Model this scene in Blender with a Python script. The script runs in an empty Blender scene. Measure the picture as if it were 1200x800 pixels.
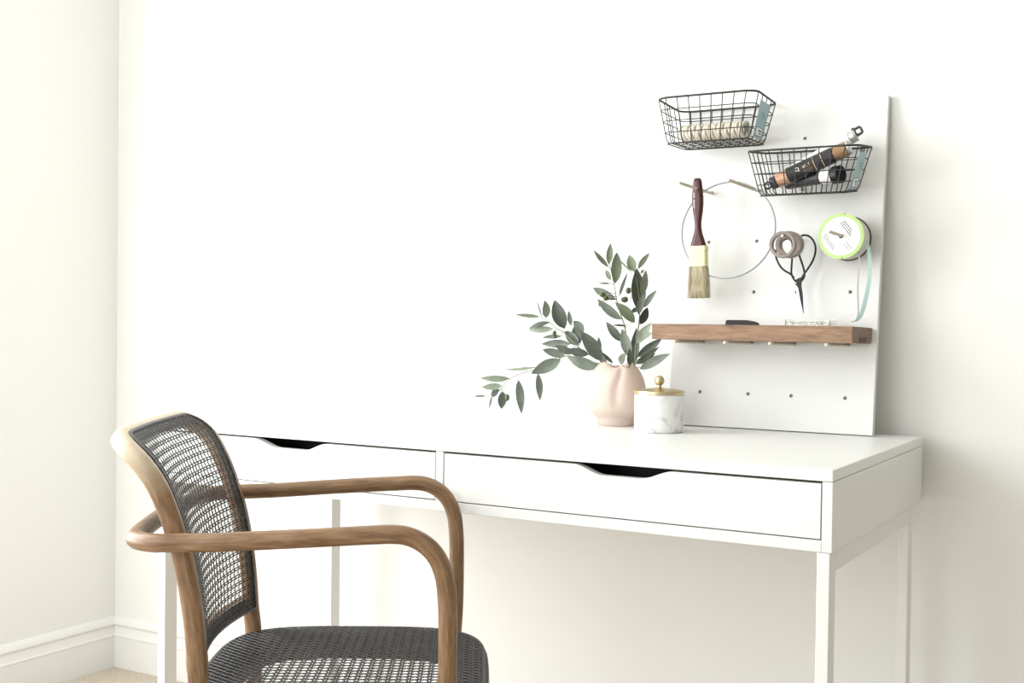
import bpy, bmesh, math, random
from mathutils import Vector, Matrix
random.seed(7)
PI = math.pi
scene = bpy.context.scene
C = scene.collection

# ------------------------------------------------------------------ camera
cam_d = bpy.data.cameras.new('camera')
cam = bpy.data.objects.new('camera', cam_d)
C.objects.link(cam)
YAW, PITCH, ROLL, FPX = 0.5267, 0.0183, 0.0127, 1404.36
F = Vector((-math.sin(YAW)*math.cos(PITCH), math.cos(YAW)*math.cos(PITCH), -math.sin(PITCH)))
R0 = Vector((math.cos(YAW), math.sin(YAW), 0)); U0 = R0.cross(F)
Rv = math.cos(ROLL)*R0 + math.sin(ROLL)*U0
Uv = -math.sin(ROLL)*R0 + math.cos(ROLL)*U0
m = Matrix((Rv, Uv, -F)).transposed().to_4x4()
m.translation = Vector((2.5853, -2.2934, 0.9637))
cam.matrix_world = m
cam_d.sensor_fit = 'HORIZONTAL'; cam_d.sensor_width = 36.0
cam_d.lens = 36.0*FPX/1200.0
cam_d.clip_start = 0.02
scene.camera = cam

# ------------------------------------------------------------------ world, window light, exposure
w = bpy.data.worlds.new('world'); scene.world = w; w.use_nodes = True
bg = w.node_tree.nodes['Background']
bg.inputs['Color'].default_value = (0.95, 0.98, 1.0, 1); bg.inputs['Strength'].default_value = 1.0

def area(name, loc, target, sx, sy, power, col):
    d = bpy.data.lights.new(name, 'AREA'); d.shape = 'RECTANGLE'; d.size = sx; d.size_y = sy
    d.energy = power; d.color = col
    o = bpy.data.objects.new(name, d); C.objects.link(o)
    o.location = loc
    o.rotation_euler = (Vector(target)-Vector(loc)).to_track_quat('-Z', 'Y').to_euler()
    return o
# daylight through the side window in the left wall; unseen fill lamp added behind the camera
area('window_daylight', (0.04, -1.62, 1.40), (1.5, -1.62, 1.3), 1.6, 1.85, 78, (0.985, 0.99, 1.0))
area('rear_fill_light', (0.95, -3.36, 1.45), (0.75, 0, 1.2), 1.5, 1.8, 28, (0.975, 0.98, 1.0))

vs = scene.view_settings
scene.display_settings.display_device = 'sRGB'
vs.view_transform = 'Standard'; vs.look = 'None'; vs.gamma = 1.0; vs.use_curve_mapping = False
vs.exposure = 0.0

# ------------------------------------------------------------------ helpers
def V(*a): return Vector(a)

class MB:
    """collects geometry for ONE mesh object"""
    def __init__(s): s.v = []; s.f = []; s.uv = {}; s.mi = []; s.cur = 0
    def add(s, vs, fs, uvs=None):
        n = len(s.v); s.v += [tuple(p) for p in vs]
        for i, f in enumerate(fs):
            s.f.append([n+k for k in f]); s.mi.append(s.cur)
            if uvs: s.uv[len(s.f)-1] = uvs[i]
        return s
    def box(s, a, b):
        x0, y0, z0 = a; x1, y1, z1 = b
        return s.add([(x0,y0,z0),(x1,y0,z0),(x1,y1,z0),(x0,y1,z0),(x0,y0,z1),(x1,y0,z1),(x1,y1,z1),(x0,y1,z1)],
                     [(3,2,1,0),(4,5,6,7),(0,1,5,4),(1,2,6,5),(2,3,7,6),(3,0,4,7)])
    def sweep(s, pts, sec, closed=False, up=None, scale=None, caps=True):
        """sec: list of (a,b) offsets in the (side, up) frame; parallel transport unless up given"""
        P = [Vector(p) for p in pts]; n = len(P); k = len(sec)
        T = []
        for i in range(n):
            if closed: t = P[(i+1) % n]-P[i-1]
            else: t = P[min(i+1, n-1)]-P[max(i-1, 0)]
            T.append(t.normalized())
        if up is None:
            ref = Vector((0,0,1)) if abs(T[0].z) < .9 else Vector((1,0,0))
            N = (ref - T[0]*ref.dot(T[0])).normalized()
        vs_ = []; L = 0; Ls = []
        for i in range(n):
            if i: L += (P[i]-P[i-1]).length
            Ls.append(L)
            if up is None:
                N = (N - T[i]*N.dot(T[i])).normalized(); u = N
            else:
                u = Vector(up(i) if callable(up) else up); u = (u - T[i]*u.dot(T[i])).normalized()
            sd = T[i].cross(u)
            sc = scale[i] if scale else 1.0
            for a, b in sec: vs_.append(P[i]+sd*a*sc+u*b*sc)
        fs = []; uvs = []
        per = sum((Vector(sec[j])-Vector(sec[j-1])).length for j in range(k))
        for i in range(n if closed else n-1):
            i2 = (i+1) % n
            la, lb = Ls[i], (Ls[i2] if i2 else L+(P[0]-P[-1]).length)
            for j in range(k):
                j2 = (j+1) % k
                fs.append((i*k+j, i*k+j2, i2*k+j2, i2*k+j))
                va, vb = per*j/k, per*(j+1)/k
                uvs.append(((la,va),(la,vb),(lb,vb),(lb,va)))
        if not closed and caps:
            fs.append(tuple(range(k-1, -1, -1))); uvs.append([(0,0)]*k)
            fs.append(tuple((n-1)*k+j for j in range(k))); uvs.append([(L,0)]*k)
        return s.add(vs_, fs, uvs)
    def tube(s, pts, r, seg=8, closed=False, scale=None):
        return s.sweep(pts, circ(r, seg), closed, None, scale)
    def lathe(s, prof, seg=32, c=(0,0,0), axis=None, cap=True):
        """prof: (r, h) list; axis: Matrix3 columns (x, y, axis)"""
        M = axis or Matrix.Identity(3); c = Vector(c)
        vs_ = []; fs = []
        for r, h in prof:
            for j in range(seg):
                a = 2*PI*j/seg
                vs_.append(c + M @ Vector((r*math.cos(a), r*math.sin(a), h)))
        for i in range(len(prof)-1):
            for j in range(seg):
                j2 = (j+1) % seg
                fs.append((i*seg+j, i*seg+j2, (i+1)*seg+j2, (i+1)*seg+j))
        if cap:
            fs.append(tuple(range(seg-1, -1, -1))); fs.append(tuple((len(prof)-1)*seg+j for j in range(seg)))
        return s.add(vs_, fs)
    def sphere(s, c, rx, ry, rz, nu=12, nv=8, axis=None):
        M = axis or Matrix.Identity(3); c = Vector(c); vs_ = []; fs = []
        for i in range(1, nv):
            th = PI*i/nv
            for j in range(nu):
                a = 2*PI*j/nu
                vs_.append(c+M@Vector((rx*math.sin(th)*math.cos(a), ry*math.sin(th)*math.sin(a), rz*math.cos(th))))
        top = len(vs_); vs_.append(c+M@Vector((0,0,rz))); vs_.append(c+M@Vector((0,0,-rz)))
        for i in range(nv-2):
            for j in range(nu):
                j2 = (j+1) % nu
                fs.append((i*nu+j, (i+1)*nu+j, (i+1)*nu+j2, i*nu+j2))
        for j in range(nu):
            j2 = (j+1) % nu
            fs.append((top, j, j2)); fs.append((top+1, (nv-2)*nu+j2, (nv-2)*nu+j))
        return s.add(vs_, fs)
    def prism(s, poly, y0, y1, fn):
        """extrude 2D polygon; fn(a, b, y) -> 3D"""
        n = len(poly)
        vs_ = [fn(a, b, y0) for a, b in poly]+[fn(a, b, y1) for a, b in poly]
        fs = [tuple(range(n-1, -1, -1)), tuple(range(n, 2*n))]+[(i, (i+1) % n, n+(i+1) % n, n+i) for i in range(n)]
        return s.add(vs_, fs)
    def build(s, name, mat, parent=None, smooth=False, bevel=0.0, angle=40, loc=None, seg=2):
        me = bpy.data.meshes.new(name); me.from_pydata(s.v, [], s.f)
        mats = mat if isinstance(mat, (list, tuple)) else [mat]
        for q in mats: me.materials.append(q)
        if len(mats) > 1: me.polygons.foreach_set('material_index', s.mi)
        if s.uv:
            ul = me.uv_layers.new(name='uv')
            for fi, uvs in s.uv.items():
                p = me.polygons[fi]
                for li, q in zip(p.loop_indices, uvs): ul.data[li].uv = q
        bm = bmesh.new(); bm.from_mesh(me); bmesh.ops.recalc_face_normals(bm, faces=bm.faces); bm.to_mesh(me); bm.free()
        if smooth: me.shade_smooth() if smooth is True else me.shade_smooth()
        me.update()
        o = bpy.data.objects.new(name, me); C.objects.link(o)
        if parent: o.parent = parent
        if loc: o.location = loc
        if smooth == 'auto':
            me.set_sharp_from_angle(angle=math.radians(angle))
        if bevel:
            b = o.modifiers.new('bevel', 'BEVEL'); b.width = bevel; b.segments = seg; b.limit_method = 'ANGLE'; b.angle_limit = math.radians(35)
        return o

def circ(r, n=8): return [(r*math.cos(2*PI*j/n), r*math.sin(2*PI*j/n)) for j in range(n)]
def rrect(w_, h_, r, n=3):
    o = []
    for cx, cy, a0 in ((w_/2-r, h_/2-r, 0), (-w_/2+r, h_/2-r, 90), (-w_/2+r, -h_/2+r, 180), (w_/2-r, -h_/2+r, 270)):
        for i in range(n+1):
            a = math.radians(a0+90*i/n); o.append((cx+r*math.cos(a), cy+r*math.sin(a)))
    return o
def catmull(pts, n=6, closed=False):
    P = [Vector(p) for p in pts]; N = len(P); o = []
    for i in range(N if closed else N-1):
        p0 = P[i-1] if (closed or i) else P[0]*2-P[1]
        p1 = P[i]; p2 = P[(i+1) % N]; p3 = P[(i+2) % N] if (closed or i+2 < N) else P[-1]*2-P[-2]
        for k in range(n):
            t = k/n
            o.append(.5*((2*p1)+(p2-p0)*t+(2*p0-5*p1+4*p2-p3)*t*t+(3*p1-p0-3*p2+p3)*t**3))
    if not closed: o.append(P[-1])
    return o
def lerp_tab(tab, x):
    if x <= tab[0][0]: return tab[0][1]
    for (a, b), (c_, d_) in zip(tab, tab[1:]):
        if x <= c_: return b+(d_-b)*(x-a)/(c_-a)
    return tab[-1][1]

def tag(o, label=None, cat=None, group=None, kind=None):
    if label: o['label'] = label
    if cat: o['category'] = cat
    if group: o['group'] = group
    if kind: o['kind'] = kind
    return o
def thing(name, loc, label, cat, group=None, rz=0):
    o = bpy.data.objects.new(name, None); C.objects.link(o)
    o.location = loc; o.rotation_euler = (0, 0, rz); o.empty_display_size = .05
    return tag(o, label, cat, group)

# ------------------------------------------------------------------ materials
def mat(name, col, rough=.5, metal=0.0, **kw):
    mt = bpy.data.materials.new(name); mt.use_nodes = True
    b = mt.node_tree.nodes['Principled BSDF']
    b.inputs['Base Color'].default_value = (*col, 1); b.inputs['Roughness'].default_value = rough
    b.inputs['Metallic'].default_value = metal
    for k, v in kw.items(): b.inputs[k].default_value = v
    return mt
def nodes(mt): return mt.node_tree.nodes, mt.node_tree.links, mt.node_tree.nodes['Principled BSDF']
def add_noise_color(mt, stops, scale, coord='Object', detail=6, stretch=(1,1,1), distortion=0.0, rough=.6):
    n, l, b = nodes(mt)
    tc = n.new('ShaderNodeTexCoord'); mp = n.new('ShaderNodeMapping'); mp.inputs['Scale'].default_value = stretch
    nz = n.new('ShaderNodeTexNoise'); nz.inputs['Scale'].default_value = scale; nz.inputs['Detail'].default_value = detail
    nz.inputs['Distortion'].default_value = distortion; nz.inputs['Roughness'].default_value = rough
    cr = n.new('ShaderNodeValToRGB')
    el = cr.color_ramp.elements
    while len(el) < len(stops): el.new(.5)
    for e, (p, c_) in zip(el, stops): e.position = p; e.color = (*c_, 1)
    l.new(tc.outputs[coord], mp.inputs[0]); l.new(mp.outputs[0], nz.inputs['Vector'])
    l.new(nz.outputs['Fac'], cr.inputs[0]); l.new(cr.outputs[0], b.inputs['Base Color'])
    return nz, mp
def add_bump(mt, scale, strength, dist=.001, coord='Object', stretch=(1,1,1)):
    n, l, b = nodes(mt)
    tc = n.new('ShaderNodeTexCoord'); mp = n.new('ShaderNodeMapping'); mp.inputs['Scale'].default_value = stretch
    nz = n.new('ShaderNodeTexNoise'); nz.inputs['Scale'].default_value = scale; nz.inputs['Detail'].default_value = 4
    bp = n.new('ShaderNodeBump'); bp.inputs['Strength'].default_value = strength; bp.inputs['Distance'].default_value = dist
    l.new(tc.outputs[coord], mp.inputs[0]); l.new(mp.outputs[0], nz.inputs['Vector'])
    l.new(nz.outputs['Fac'], bp.inputs['Height']); l.new(bp.outputs[0], b.inputs['Normal'])

def pale_top(mt):
    # paler colour mixed in towards the top of the chair back, broken by noise
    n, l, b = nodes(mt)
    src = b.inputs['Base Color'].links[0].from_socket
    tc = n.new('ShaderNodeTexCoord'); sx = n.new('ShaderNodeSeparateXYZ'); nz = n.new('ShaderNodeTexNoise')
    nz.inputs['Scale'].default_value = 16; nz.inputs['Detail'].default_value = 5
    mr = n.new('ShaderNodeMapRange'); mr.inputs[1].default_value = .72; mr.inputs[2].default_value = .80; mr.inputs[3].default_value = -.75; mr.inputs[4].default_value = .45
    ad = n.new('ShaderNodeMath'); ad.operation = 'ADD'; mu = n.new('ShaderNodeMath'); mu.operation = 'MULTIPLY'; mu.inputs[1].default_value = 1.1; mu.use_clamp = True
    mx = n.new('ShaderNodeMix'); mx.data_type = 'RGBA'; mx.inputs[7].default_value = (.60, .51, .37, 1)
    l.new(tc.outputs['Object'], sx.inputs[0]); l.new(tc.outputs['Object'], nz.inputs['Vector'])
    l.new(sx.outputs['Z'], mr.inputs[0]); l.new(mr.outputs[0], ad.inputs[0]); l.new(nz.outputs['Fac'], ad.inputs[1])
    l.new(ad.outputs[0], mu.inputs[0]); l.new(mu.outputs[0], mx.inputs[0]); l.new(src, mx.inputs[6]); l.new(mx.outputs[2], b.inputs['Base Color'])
M = {}
M['wall'] = mat('wall_paint', (.822, .830, .801), .75); add_bump(M['wall'], 180, .06, .001)
M['far_wall'] = mat('bounce_tone_wall', (.62, .58, .51), .8)  # unseen wall; tone chosen to control bounce light on the right
M['trim'] = mat('trim_paint', (.81, .81, .785), .4)
M['ceiling'] = mat('ceiling_paint', (.85, .85, .83), .85)
M['carpet'] = mat('carpet', (.6, .52, .42), .95); add_noise_color(M['carpet'], [(.3,(.50,.42,.33)),(.7,(.74,.67,.57))], 150); add_bump(M['carpet'], 260, .7, .006)
M['desk'] = mat('white_foil', (.79, .80, .775), .38)
M['desk_metal'] = mat('white_powder_coat', (.80, .805, .78), .45)
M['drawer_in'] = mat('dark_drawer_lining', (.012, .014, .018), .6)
M['board'] = mat('white_painted_board', (.755, .765, .745), .55)
M['dowel'] = mat('pale_dowel', (.62, .55, .45), .6)
M['wood'] = mat('bentwood', (.3, .17, .08), .42)
add_noise_color(M['wood'], [(.25,(.115,.060,.027)),(.5,(.225,.128,.062)),(.75,(.35,.228,.125))], 7, 'UV', 8, (3, 22, 1), .6)
pale_top(M['wood'])
add_bump(M['wood'], 30, .15, .001, 'UV', (3, 30, 1))
M['dark_wood'] = mat('dark_frame_wood', (.030, .024, .020), .6)  # dark colour for the frame faces under the cane edges
M['cane'] = mat('dark_woven_cane', (.042, .039, .040), .42)
M['screw'] = mat('dark_screw', (.05, .045, .04), .35, .9)
M['shelf'] = mat('walnut_shelf', (.3, .17, .09), .5)
add_noise_color(M['shelf'], [(.28,(.125,.068,.038)),(.5,(.235,.138,.078)),(.75,(.34,.215,.130))], 7, 'Object', 9, (1.6, 6, 14), 1.4)[1].inputs['Rotation'].default_value = (0, .22, 0)
M['endgrain'] = mat('walnut_end_grain', (.20, .135, .095), .65); add_noise_color(M['endgrain'], [(.3,(.15,.10,.07)),(.7,(.26,.18,.13))], 40, 'Object', 6, (1,1,4))
M['plug'] = mat('dark_red_plug', (.07, .022, .012), .6)
M['wire'] = mat('black_wire', (.035, .035, .033), .5, .3)
M['tag'] = mat('blue_grey_card', (.36, .50, .52), .6)
M['tag_print'] = mat('tag_blue_print', (.10, .16, .34), .6)
M['white_print'] = mat('white_print', (.82, .82, .80), .6)
M['yarn'] = mat('cream_cord', (.74, .68, .57), .9); add_bump(M['yarn'], 260, .4, .001)
M['black_label'] = mat('black_label', (.022, .022, .024), .4)
M['gold_print'] = mat('gold_print', (.62, .50, .32), .4)
M['copper'] = mat('copper_wrap', (.62, .36, .24), .35, .35)
M['bronze'] = mat('bronze_wrap', (.34, .21, .11), .35, .35)
M['clip'] = mat('grey_black_clip', (.04, .04, .05), .35)
M['paper'] = mat('white_paper_tube', (.80, .78, .74), .6)
M['silver'] = mat('silver_band', (.55, .56, .57), .3, .7)
M['hoop'] = mat('grey_metal_hoop', (.40, .42, .44), .35, .6)
M['maroon'] = mat('maroon_handle', (.060, .010, .012), .3)
M['ferrule'] = mat('pale_yellow_ferrule', (.78, .75, .44), .45)
M['bristle'] = mat('natural_bristle', (.5, .43, .28), .85)
add_noise_color(M['bristle'], [(.3,(.30,.25,.16)),(.5,(.58,.52,.37)),(.75,(.74,.68,.52))], 60, 'Object', 4, (14, 14, .6))
add_bump(M['bristle'], 60, .8, .002, 'Object', (14, 14, .6))
M['tape'] = mat('taupe_tape', (.26, .21, .18), .3); add_noise_color(M['tape'], [(.35,(.15,.115,.10)),(.65,(.28,.23,.195))], 25, 'Object', 4)
M['iron'] = mat('black_iron', (.014, .014, .015), .4, .4)
M['blade'] = mat('steel_blade', (.42, .43, .44), .35, .9)
M['spool_green'] = mat('lime_green_rim', (.42, .58, .22), .45)
M['spool_white'] = mat('white_spool_label', (.82, .82, .80), .55)
M['spool_side'] = mat('off_white_ribbon_roll', (.62, .62, .58), .55)
M['spool_dark'] = mat('dark_card_edge', (.10, .085, .06), .7)
M['print'] = mat('dark_grey_print', (.06, .06, .075), .6)
M['aqua'] = mat('pale_aqua_ribbon', (.55, .76, .74), .35)
M['ribbon_white'] = mat('silver_white_ribbon', (.66, .64, .63), .3)
M['black_plastic'] = mat('black_plastic', (.014, .013, .014), .6)
M['clear'] = mat('clear_plastic', (.95, .96, .95), .06, 0, **{'Transmission Weight': .97, 'IOR': 1.3})
M['brass'] = mat('brushed_brass', (.60, .50, .30), .36, 1.0)
M['marble'] = mat('white_marble', (.8, .8, .8), .25)
M['vase'] = mat('frosted_pink_glass', (.87, .76, .69), .5)
def frosted(mt, col, fac):
    n, l, b = nodes(mt); out = n['Material Output']
    tr = n.new('ShaderNodeBsdfTranslucent'); tr.inputs['Color'].default_value = (*col, 1)
    mx = n.new('ShaderNodeMixShader'); mx.inputs[0].default_value = fac
    l.new(b.outputs[0], mx.inputs[1]); l.new(tr.outputs[0], mx.inputs[2]); l.new(mx.outputs[0], out.inputs['Surface'])
frosted(M['vase'], (.95, .87, .81), .5)
M['stem'] = mat('olive_stem', (.22, .22, .135), .7)
M['olive'] = mat('green_olive', (.075, .095, .035), .35)

def marble(mt):
    n, l, b = nodes(mt)
    tc = n.new('ShaderNodeTexCoord'); mp = n.new('ShaderNodeMapping'); mp.inputs['Rotation'].default_value = (.5, .4, .9)
    n1 = n.new('ShaderNodeTexNoise'); n1.inputs['Scale'].default_value = 14; n1.inputs['Detail'].default_value = 7; n1.inputs['Distortion'].default_value = 1.1
    sb = n.new('ShaderNodeMath'); sb.operation = 'SUBTRACT'; sb.inputs[1].default_value = .5
    ab = n.new('ShaderNodeMath'); ab.operation = 'ABSOLUTE'
    cr = n.new('ShaderNodeValToRGB'); e = cr.color_ramp.elements
    e[0].position = 0; e[0].color = (.40, .41, .41, 1); e[1].position = .07; e[1].color = (.83, .83, .82, 1)
    md = e.new(.02); md.color = (.66, .67, .67, 1)
    n2 = n.new('ShaderNodeTexNoise'); n2.inputs['Scale'].default_value = 22; n2.inputs['Detail'].default_value = 3
    cr2 = n.new('ShaderNodeValToRGB'); e2 = cr2.color_ramp.elements
    e2[0].position = .42; e2[0].color = (.83, .83, .82, 1); e2[1].position = .6; e2[1].color = (1, 1, 1, 1)
    mx = n.new('ShaderNodeMix'); mx.data_type = 'RGBA'; mx.blend_type = 'LIGHTEN'; mx.inputs[0].default_value = 1
    l.new(tc.outputs['Object'], mp.inputs[0]); l.new(mp.outputs[0], n1.inputs['Vector']); l.new(mp.outputs[0], n2.inputs['Vector'])
    l.new(n1.outputs['Fac'], sb.inputs[0]); l.new(sb.outputs[0], ab.inputs[0]); l.new(ab.outputs[0], cr.inputs[0])
    l.new(n2.outputs['Fac'], cr2.inputs[0])
    # veins appear only where the large noise lets them
    mx.blend_type = 'MIX'; mx.inputs[7].default_value = (.83, .83, .82, 1)
    l.new(cr.outputs[0], mx.inputs[6]); 
    inv = n.new('ShaderNodeMapRange'); inv.inputs[1].default_value = .45; inv.inputs[2].default_value = .62; inv.inputs[3].default_value = 0; inv.inputs[4].default_value = .8
    l.new(n2.outputs['Fac'], inv.inputs[0]); l.new(inv.outputs[0], mx.inputs[0])
    l.new(mx.outputs[2], b.inputs['Base Color'])
marble(M['marble'])

def leaf_mat(name, front, back):
    mt = mat(name, front, .5)
    n, l, b = nodes(mt)
    g = n.new('ShaderNodeNewGeometry'); mx = n.new('ShaderNodeMix'); mx.data_type = 'RGBA'
    tc = n.new('ShaderNodeTexCoord'); nz = n.new('ShaderNodeTexNoise'); nz.inputs['Scale'].default_value = 35; nz.inputs['Detail'].default_value = 4
    hs = n.new('ShaderNodeHueSaturation')
    mr = n.new('ShaderNodeMapRange'); mr.inputs[1].default_value = .3; mr.inputs[2].default_value = .7; mr.inputs[3].default_value = .75; mr.inputs[4].default_value = 1.25
    mx.inputs[6].default_value = (*front, 1); mx.inputs[7].default_value = (*back, 1)
    l.new(g.outputs['Backfacing'], mx.inputs[0]); l.new(tc.outputs['Object'], nz.inputs['Vector']); l.new(nz.outputs['Fac'], mr.inputs[0])
    l.new(mr.outputs[0], hs.inputs['Value']); l.new(mx.outputs[2], hs.inputs['Color']); l.new(hs.outputs[0], b.inputs['Base Color'])
    return mt
M['leaf0'] = leaf_mat('pale_olive_leaf', (.15, .182, .112), (.22, .26, .19))  # three leaf tones, pale to dark, each with a lighter back
M['leaf1'] = leaf_mat('mid_olive_leaf', (.066, .085, .060), (.135, .162, .125))
M['leaf2'] = leaf_mat('dark_olive_leaf', (.040, .053, .037), (.09, .11, .085))

# ------------------------------------------------------------------ room shell
X1, Y1, Z1 = 5.8, -3.45, 2.55
tag(MB().box((-.1, Y1-.1, -.08), (X1+.1, .1, 0)).build('floor', M['carpet']), kind='structure')
tag(MB().box((-.1, Y1-.1, Z1), (X1+.1, .1, Z1+.08)).build('ceiling', M['ceiling']), kind='structure')
tag(MB().box((-.1, 0, 0), (X1+.1, .1, Z1)).build('wall_back', M['wall']), kind='structure')
tag(MB().box((X1, Y1, 0), (X1+.1, 0, Z1)).build('wall_right', M['far_wall']), kind='structure')
b = MB()   # left wall with a window opening further forward
b.box((-.1, -.75, 0), (0, 0, Z1)); b.box((-.1, Y1, 0), (0, -2.5, Z1)); b.box((-.1, -2.5, 0), (0, -.75, .4)); b.box((-.1, -2.5, 2.4), (0, -.75, Z1))
tag(b.build('wall_left', M['wall']), kind='structure')
b = MB()
b.box((-.1, Y1-.1, 0), (.15, Y1, Z1)); b.box((1.75, Y1-.1, 0), (X1+.1, Y1, Z1)); b.box((.15, Y1-.1, 0), (1.75, Y1, .4)); b.box((.15, Y1-.1, 2.4), (1.75, Y1, Z1))
tag(b.build('wall_front', M['wall']), kind='structure')
def window(n, fn):
    b = MB()
    for (a0, a1, z0, z1) in ((0,1,.0,.04),(0,1,.96,1),(0,.04,.04,.96),(.96,1,.04,.96),(.48,.52,.04,.96)):
        b.box(*fn(a0, a1, z0, z1))
    return tag(b.build('window_%d' % n, M['trim']), kind='structure')
window(1, lambda a0, a1, z0, z1: ((-.09, -2.5+1.75*a0, .4+2.0*z0), (-.05, -2.5+1.75*a1, .4+2.0*z1)))
window(2, lambda a0, a1, z0, z1: ((.15+1.6*a0, Y1-.09, .4+2.0*z0), (.15+1.6*a1, Y1-.05, .4+2.0*z1)))  # unseen frame added around the rear fill lamp

# baseboard profile: (out from wall, height)
BP = [(0,0),(.0125,0),(.0125,.083),(.0138,.0845),(.0138,.0885),(.0118,.0905),(.0105,.096),(.0085,.104),(.0075,.111),(.0095,.1135),(.0115,.117),(.0105,.124),(.0075,.131),(.004,.1365),(0,.1374)]
b = MB().prism(BP, 0, X1, lambda a, h, t: (t, -a, h)); tag(b.build('baseboard_back', M['trim'], smooth='auto', angle=25), kind='structure')
b = MB().prism(BP, 0, Y1, lambda a, h, t: (a, t, h)); tag(b.build('baseboard_left', M['trim'], smooth='auto', angle=25), kind='structure')

# ------------------------------------------------------------------ desk
XL, XR, YF, YB, TOP = .8282, 2.138, -.6325, -.0315, .76
desk = thing('desk', ((XL+XR)/2, (YF+YB)/2, 0), 'white two-drawer writing desk on slim white legs along the back wall', 'desk')
D0 = desk.location
def dpart(b, name, mt, parent=desk, **k):
    o = b.build(name, mt, parent, **k)
    if parent is desk: o.location = -D0
    return o
ST = .0165; FB = .644
dpart(MB().box((XL, YF, TOP-ST), (XR, -.1325, TOP)), 'tabletop', M['desk'], bevel=.0012)
dpart(MB().box((XL, -.1315, TOP-ST), (XR, YB, TOP)), 'back_strip', M['desk'], bevel=.0012)
for x0 in (XL, XR-.0148):
    dpart(MB().box((x0, YF, FB), (x0+.0148, YB, TOP-ST-.0006)), 'side_panel', M['desk'], bevel=.0008)
dpart(MB().box((1.4755, YF, FB+.0168), (1.4905, YB-.02, TOP-ST-.0006)), 'divider', M['desk'], bevel=.0008)
dpart(MB().box((XL+.015, YF, FB), (XR-.015, YB, FB+.0165)), 'bottom_panel', M['desk'], bevel=.0008)
dpart(MB().box((XL+.015, YB-.014, FB+.017), (XR-.015, YB, TOP-ST-.0006)), 'back_panel', M['desk'])
def notch_curve(xa, xb, xc, xd, zt, zb):
    """smooth S from the top edge down to the flat of the finger notch and up again"""
    o = []
    for i in range(9):
        t = i/8; s_ = t*t*(3-2*t); o.append((xa+(xb-xa)*t, zt+(zb-zt)*s_))
    for i in range(9):
        t = i/8; s_ = t*t*(3-2*t); o.append((xc+(xd-xc)*t, zb+(zt-zb)*s_))
    return o
for (x0, x1, n) in ((.845, 1.4735, (1.071, 1.130, 1.192, 1.243)), (1.4925, 2.1212, (1.733, 1.784, 1.845, 1.899))):
    z0, z1 = FB+.0185, TOP-ST-.0035
    poly = [(x0, z0), (x1, z0), (x1, z1)] + notch_curve(n[0], n[1], n[2], n[3], z1, .7255)[::-1] + [(x0, z1)]
    dr = dpart(MB().prism(poly, YF+.0005, YF+.0165, lambda a, z, y: (a, y, z)), 'drawer', M['desk'])
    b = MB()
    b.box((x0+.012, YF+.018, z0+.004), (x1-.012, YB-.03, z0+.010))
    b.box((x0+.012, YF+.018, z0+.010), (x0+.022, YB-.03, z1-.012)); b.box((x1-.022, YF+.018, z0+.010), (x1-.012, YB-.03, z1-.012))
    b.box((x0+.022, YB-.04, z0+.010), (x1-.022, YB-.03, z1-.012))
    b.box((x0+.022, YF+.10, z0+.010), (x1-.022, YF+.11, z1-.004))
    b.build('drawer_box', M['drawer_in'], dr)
for xo in (XL+.003, XR-.003-.018):
    for y0 in (YF+.001, -.122):
        dpart(MB().box((xo, y0, 0), (xo+.018, y0+.032, FB-.0005)), 'leg', M['desk_metal'], bevel=.001)
    dpart(MB().box((xo, YF+.034, .6135), (xo+.018, -.1225, FB-.0005)), 'side_rail', M['desk_metal'], bevel=.001)
    dpart(MB().box((xo, YF+.034, 0.001), (xo+.018, -.1225, .03)), 'foot_rail', M['desk_metal'], bevel=.001)

# ------------------------------------------------------------------ bentwood armchair
CK = .985; CP = cam.matrix_world.translation
chair = thing('armchair', CP+(Vector((1.477, -.926, 0))-CP)*CK, 'bentwood armchair with dark woven cane seat and back, drawn up before the desk', 'chair', rz=math.radians(31.5))
chair.scale = (CK, CK, CK)
Z0 = -CP.z*(1-CK)/CK+.0002                # floor level in the chair's own frame
PROF = [(-.178,Z0),(-.155,.20),(-.137,.38),(-.132,.45),(-.133,.50),(-.138,.562),(-.145,.611),(-.154,.655),(-.1625,.681),(-.172,.71),(-.188,.746),(-.2095,.775),(-.2375,.797),(-.2645,.813),(-.281,.8235)]
PC = catmull([(s, 0, z) for s, z in PROF], 8)
PT = [0.0]
for p, q in zip(PC, PC[1:]): PT.append(PT[-1]+(q-p).length)
def t_of_z(z):
    for i in range(len(PC)-1):
        if PC[i+1].z >= z: return PT[i]+(PT[i+1]-PT[i])*(z-PC[i].z)/(PC[i+1].z-PC[i].z)
    return PT[-1]
def prof(t):
    for i in range(len(PT)-1):
        if t <= PT[i+1] or i == len(PT)-2:
            f = (t-PT[i])/(PT[i+1]-PT[i]); p = PC[i].lerp(PC[i+1], f); d = (PC[i+1]-PC[i]).normalized(); return p, d
WS = .2000
TB, TT = t_of_z(.492), t_of_z(.8000)
def bow(t): 
    f = min(1, max(0, (t-TB)/(TT-TB))); return .035*(1-f)+.013*f
def S(l, t, off=0.0):
    p, d = prof(t)
    nrm = Vector((d.z, 0, -d.x))          # towards the sitter
    bw = bow(t)*max(0, 1-(l/WS)**2) if t > TB-.04 else bow(t)*max(0, 1-(l/WS)**2)
    return Vector((p.x-bw-(.026-.020*min(1, max(0, (t-TT+.08)/.08)))*(l+WS)*min(1, max(0, (t-TB+.10)/.10)), l, p.z)) + nrm*off
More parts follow.
